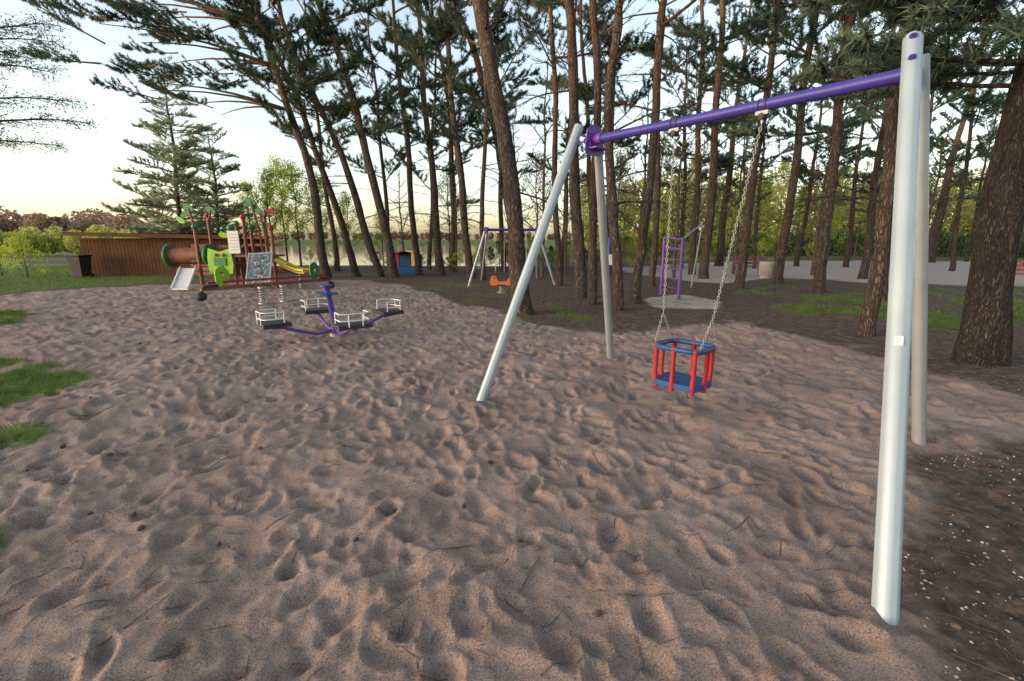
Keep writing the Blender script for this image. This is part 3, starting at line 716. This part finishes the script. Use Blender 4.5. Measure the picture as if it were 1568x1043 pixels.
mb.prism([(-.42,-.42),(.36,-.42),(.42,-.1),(.36,.42),(0,.30),(-.36,.42),(-.42,.1)],.04,M_limep,c)
mb.prism([(-.2,-.15),(.2,-.15),(.2,.12),(-.2,.12)],.03,M_green,c-Vector((0,.04,0))); mb.ell(c+Vector((-.1,-.06,.2)),(.06,.03,.06),M_red); mb.ell(c+Vector((.14,-.06,.2)),(.06,.03,.06),M_red)
mb.tube([c+Vector((-.2,-.06,-.28)),c+Vector((0,-.06,-.33)),c+Vector((.2,-.06,-.28))],.02,M_dark,8)
mb.build('activity_panel',T0,pt,.004)
mb=MB(); c=P(358,371,-.08); mb.box(c,(.36,.03,.72),M_white)
for k in range(6): mb.box(c+Vector((0,-.018,.25-k*.1)),(.26,.006,.03),M_steel)
mb.build('rules_sign',T0,pt,.003)
mb=MB(); c=P(397,412,-.45); rot=Matrix.Rotation(math.radians(-4),3,'Y')@Matrix.Rotation(math.radians(-28),3,'X')
mb.box(c,(.72,.04,1.15),M_chalk,rot)
for q in((-.38,0,0),(.38,0,0)): mb.box(c+rot@Vector(q),(.05,.06,1.2),M_alu2,rot)
for q in(-.55,.55): mb.box(c+rot@Vector((0,0,q)),(.72,.055,.05),M_alu2,rot)
for k in range(4): mb.box(c+rot@Vector((.1*(k%2)-.05,-.035,-.4+k*.25)),(.10,.04,.04),M_red,rot)
mb.build('climbing_board',T0,pt,.003)
mb=MB(); a=P(288,412,-.1); e=G(276,447)
w=.25; q=[a+Vector((-w,0,0)),a+Vector((w,0,0)),e+Vector((w,0,.06)),e+Vector((-w,0,.06))]
mb.add(q+[p+zz*.03 for p in q],[(3,2,1,0),(4,5,6,7),(0,1,5,4),(1,2,6,5),(2,3,7,6),(3,0,4,7)],M_white)
for s in(-1,1):
    off=Vector((s*w,0,.05)); mb.tube([a+off,e+off+zz*.06],.035,M_white,8)
mb.build('white_slide',T0,pt,.003)
mb=MB(); a=P(413,394,.4); pts=[a,P(428,402,.3),P(445,411,.2),P(458,416,.1),P(470,417,0)]
for s in(-.22,.22): mb.tube([p+Vector((0,s,.07)) for p in pts],.05,M_yel,8)
vs=[];fs=[]
for i,p in enumerate(pts): vs+=[p+Vector((0,-.22,0)),p+Vector((0,.22,0)),p+Vector((0,-.22,-.03)),p+Vector((0,.22,-.03))]
for i in range(len(pts)-1): o=i*4; fs+=[(o,o+1,o+5,o+4),(o+2,o+6,o+7,o+3),(o,o+4,o+6,o+2),(o+1,o+3,o+7,o+5)]
mb.add(vs,fs,M_yel)
for p in (pts[0],pts[3]): mb.tube([(p.x,p.y,-.05),p],.03,M_steel,8)
mb.build('yellow_slide',T0,pt)
mb=MB()
def leafshape(c,s,m,tilt): 
    mb.prism([(s*1.0*math.cos(t),s*.55*math.sin(t)) for t in [i*math.pi/8 for i in range(16)]],.03,m,c,Matrix.Rotation(tilt,3,'Y'))
for (px0,py0,px1,py1) in((297,352,288,318),(405,395,384,308),(412,400,398,325),(318,340,322,322)):
    a=P(px0,py0,.2);b_=P(px1,py1,.2); mb.tube([a,a.lerp(b_,.5)+Vector((.03,0,0)),b_],.035,M_wood,8); leafshape(b_,.18,M_green,.5)
for px0,py0,m,tl in((276,337,M_limep,.6),(283,328,M_green,-.5),(392,318,M_green,.9),(380,312,M_green,-.3),(412,324,M_red,0),(408,345,M_green,.4),(342,360,M_limep,.2)):
    c=P(px0,py0,.25); leafshape(c,.16,m,tl)
mb.build('leaf_ornaments',T0,pt,.003)
mb=MB()
for x0,x1,z in((P(262,430).x,P(298,430).x,.9),(P(415,430).x,P(440,430).x,.55)): mb.tube([(x0,FT+.3,z),(x1,FT+.3,z)],.03,M_red,8)
for k in range(5): z=.2+k*.17; mb.tube([(P(298,430).x,FT-.02,z),(P(322,430).x,FT+.2,z)],.022,M_steel,8)
t=P(270,395,.3); mb.tube([(t.x,t.y,-.1),t],.04,M_wood,8)
mb.build('ladder',T0,pt)
# ------------------------------------------------------------ shed
FS=20.5; sx0=(136-784)/FP*FS; sx1=(360-784)/FP*FS; xo=Vector(((sx0+sx1)/2,FS,0)); sh=empty('timber_shed',xo)
mb=MB(); W=sx1-sx0; hL=1.66; D=3; nb_=int(W/.16)
mb.box((xo.x,FS+D/2+.05,hL/2),(W-.06,D,hL),M_brown)
for k in range(nb_): mb.box((sx0+(k+.5)*W/nb_,FS+.03,hL/2-.01+random.uniform(-.006,.006)),(W/nb_-.012,.035,hL-.02),M_brown)
for k in range(19): mb.box((sx0-.0,FS+.1+k*.16,hL/2),(.035,.148,hL-.02),M_brown)
mb.build('walls',xo,sh,.003)
mb=MB(); rot=Matrix.Rotation(math.radians(1.2),3,'Y')
mb.box((xo.x,FS+D/2-.1,hL+.16),(W+.5,D+.7,.07),M_roof,rot); mb.box((xo.x,FS-.45,hL+.12),(W+.5,.04,.16),M_brown,rot)
for k in range(int(W/.6)): mb.box((sx0+.3+k*.6,FS+D/2-.1,hL+.205),(.05,D+.7,.03),M_roof,rot)
mb.build('roof',xo,sh,.003)
mb=MB(); dx=sx1-1.3
mb.box((dx,FS-.0,.72),(.85,.05,1.42),M_wood); mb.box((dx,FS-.03,1.45),(.95,.05,.07),M_brown); mb.ell((dx+.33,FS-.04,.75),.03,M_steel)
for s in(-.46,.46): mb.box((dx+s,FS-.03,.72),(.06,.05,1.45),M_brown)
mb.build('door',xo,sh,.003)
bp=Vector(((131-784)/FP*19.8,19.8,0)); mb=MB()
vs=[bp+Vector((x*(.2 if z==0 else .27),y*(.22 if z==0 else .3),z*.85+.05)) for z in(0,1) for x,y in((-1,-1),(1,-1),(1,1),(-1,1))]
mb.add(vs,[(3,2,1,0),(4,5,6,7),(0,1,5,4),(1,2,6,5),(2,3,7,6),(3,0,4,7)],M_dark); mb.box(bp+zz*.94,(.6,.66,.06),M_dark); mb.tube([bp+Vector((-.25,.34,.9)),bp+Vector((.25,.34,.9))],.02,M_dark,8)
for s in(-.24,.24): mb.tube([bp+Vector((s-.03,.22,.08)),bp+Vector((s+.03,.22,.08))],.09,M_dark,12)
mb.build('wheelie_bin',bp,None,.01)
# ------------------------------------------------------------ second swing set
B2=G(782,440); F2=B2.y; s2=empty('swing_set',B2); mb=MB()
tl=V(744,352,F2); trr=V(822,352,F2+.3)
for b_,t in((G(716,439),tl),(G(737,428),tl+Vector((.05,.1,0))),(G(851,436),trr),(G(822,426),trr+Vector((0,.1,0)))): mb.tube([b_-zz*.1,t+zz*.06],.04,M_alu,12)
mb.build('legs',B2,s2)
mb=MB(); mb.tube([tl-Vector((.08,0,0)),trr+Vector((.08,0,0))],.045,M_purp,14)
for t in(tl,trr): mb.box(t-zz*.02,(.1,.24,.22),M_purl)
mb.build('beam',B2,s2,.004)
mb=MB()
for x in(758,772,790,806):
    a=V(x,353,F2+.1); mb.tube([a,(a.x,a.y,.5)],.008,M_steel,5)
for x in(765,798):
    c=V(x,420,F2+.1); c.z=.47; mb.box(c,(.40,.2,.035),M_dark)
mb.build('chains_and_seats',B2,s2,.003)
B3=G(768,449); mb=MB(); mb.tube([B3,B3+zz*.04],.14,M_steel,16)
mb.tube([B3+Vector((math.cos(t)*.07,math.sin(t)*.07,.03+t*.006)) for t in [i*.4 for i in range(90)]],.012,M_steel,6)
prof=[(-.30,0),(.24,0),(.34,.10),(.24,.24),(.15,.11),(-.10,.10),(-.16,.26),(-.29,.27),(-.34,.13)]
for s in(-.12,.12): mb.prism(prof,.04,M_orange,B3+Vector((0,s,.24)))
mb.box(B3+zz*.33,(.34,.20,.04),M_green); mb.tube([B3+Vector((-.22,-.2,.47)),B3+Vector((-.22,.2,.47))],.018,M_dark,8); mb.box(B3+zz*.25,(.26,.28,.03),M_dark)
mb.build('spring_rider',B3,None,.004)
B4=G(622,420); mb=MB(); x,y=B4.x,B4.y
mb.box((x,y+.5,.3),(1.15,1,.06),M_blue)
for s in(-1,1): mb.box((x+s*.55,y,.45),(.07,.07,1.0),M_blue); mb.box((x+s*.55,y+1,.45),(.07,.07,1.0),M_blue)
mb.box((x,y-.0,.18),(1.03,.05,.34),M_blue); mb.box((x+.42,y+.01,.68),(.28,.045,.6),M_yel); mb.box((x-.42,y+.01,.68),(.2,.045,.6),M_red); mb.box((x,y+1,.6),(1.03,.05,.9),M_blue)
for s in(-1,1): mb.box((x+s*.36,y+.5,1.02),(.80,1.2,.04),M_red if s<0 else M_yel,Matrix.Rotation(s*math.atan2(.16,.7),3,'Y'))
mb.build('playhouse',B4,None,.005)
B5=G(1040,461); F5=B5.y; cf=empty('climbing_frame',B5); mb=MB()
def pst(px,py,F,r=.045,m=M_purl):
    t=V(px,py,F); mb.tube([(t.x,t.y,-.1),t],r,m,12); return t
a=pst(1046,364,F5); b_=pst(1018,364,F5+1.2)
mb.tube([a-zz*.05,b_-zz*.0],.03,M_purl,10); mb.tube([a-zz*.3,b_-zz*.25],.03,M_purl,10)
g=G(1058,440); mb.tube([a-zz*.03,V(1076,342,g.y-.6)],.024,M_alu2,10); mb.tube([g-zz*.1,V(1076,342,g.y-.6)],.028,M_alu2,10)
for k in range(5): z=.3+k*.25; mb.tube([(a.x,a.y,z),(b_.x,b_.y,z)],.014,M_purl,8)
mb.build('frame',B5,cf,.003)
mb=MB(); t=V(934,365,13.5); mb.tube([(t.x,t.y,-.1),t],.05,M_purp,12); mb.ell(t,.055,M_purp); mb.box((t.x,t.y-.06,1.0),(.22,.02,.3),M_white); mb.build('sign_post',(t.x,t.y,0))
def bench(p,ang,sc=1):
    mb=MB(); r=rz(ang); q=lambda x,y,z:p+r@Vector((x*sc,y*sc,z*sc))
    for k in range(4): mb.box(q(0,-.2+k*.11,.45),(1.5*sc,.09*sc,.035*sc),M_wood,r)
    for k in range(3): mb.box(q(0,.24+k*.03,.58+k*.13),(1.5*sc,.03*sc,.1*sc),M_wood,r)
    for s in(-.6,.6):
        mb.tube([q(s,-.2,-.05),q(s,-.18,.43)],.025,M_purl,8); mb.tube([q(s,.2,-.05),q(s,.2,.43),q(s,.30,.9)],.025,M_purl,8); mb.tube([q(s,-.2,.43),q(s,.2,.43)],.022,M_purl,8)
    mb.build('park_bench',p,None,.004)
bench(G(1148,423),.25); bench(G(1560,440),-.4); bench(G(945,404),.0)
p=G(1172,426); mb=MB(); mb.tube([p-zz*.05,p+zz*.08,p+zz*.12,p+zz*.66,p+zz*.70],[.22,.22,.25,.29,.27],M_conc,20); mb.tube([p+zz*.70,p+zz*.702],.23,M_dark,20)
for k in range(20):
    an=k*math.pi/10; mb.box(p+Vector((math.cos(an)*.275,math.sin(an)*.275,.38)),(.03,.05,.5),M_conc,rz(an))
mb.build('litter_bin',p,None,.004)
# ------------------------------------------------------------ light, sky, camera
w=bpy.data.worlds.new('World'); scene.world=w; w.use_nodes=True; nt=w.node_tree; bg=nt.nodes['Background']
sk=N(nt,'ShaderNodeTexSky',sky_type='NISHITA'); sk.sun_disc=False; SE,SR=math.radians(6.5),math.radians(-112)
sk.sun_elevation=SE; sk.sun_rotation=SR; sk.air_density=1.0; sk.dust_density=2.2; sk.ozone_density=1.0
hs_=N(nt,'ShaderNodeHueSaturation'); hs_.inputs['Saturation'].default_value=.7
nt.links.new(sk.outputs[0],hs_.inputs['Color']); nt.links.new(hs_.outputs[0],bg.inputs[0]); bg.inputs[1].default_value=.62
sl=bpy.data.lights.new('sun','SUN'); sl.energy=.4; sl.angle=math.radians(14); sl.color=(1,.76,.58)
so=bpy.data.objects.new('sun',sl); scene.collection.objects.link(so)
dv=Vector((math.sin(SR)*math.cos(SE),math.cos(SR)*math.cos(SE),math.sin(SE))); so.rotation_euler=dv.to_track_quat('Z','Y').to_euler(); so.location=dv*50
cam=bpy.data.cameras.new('camera'); cam.lens=16.0; cam.sensor_width=36; cam.clip_end=5000; cam.clip_start=.05
co_=bpy.data.objects.new('camera',cam); scene.collection.objects.link(co_); co_.location=(0,0,H); co_.rotation_euler=(math.pi/2-TH,0,0)
scene.camera=co_
scene.view_settings.view_transform='Standard'; scene.view_settings.look='None'; scene.view_settings.exposure=0
print('objects',len(bpy.data.objects))
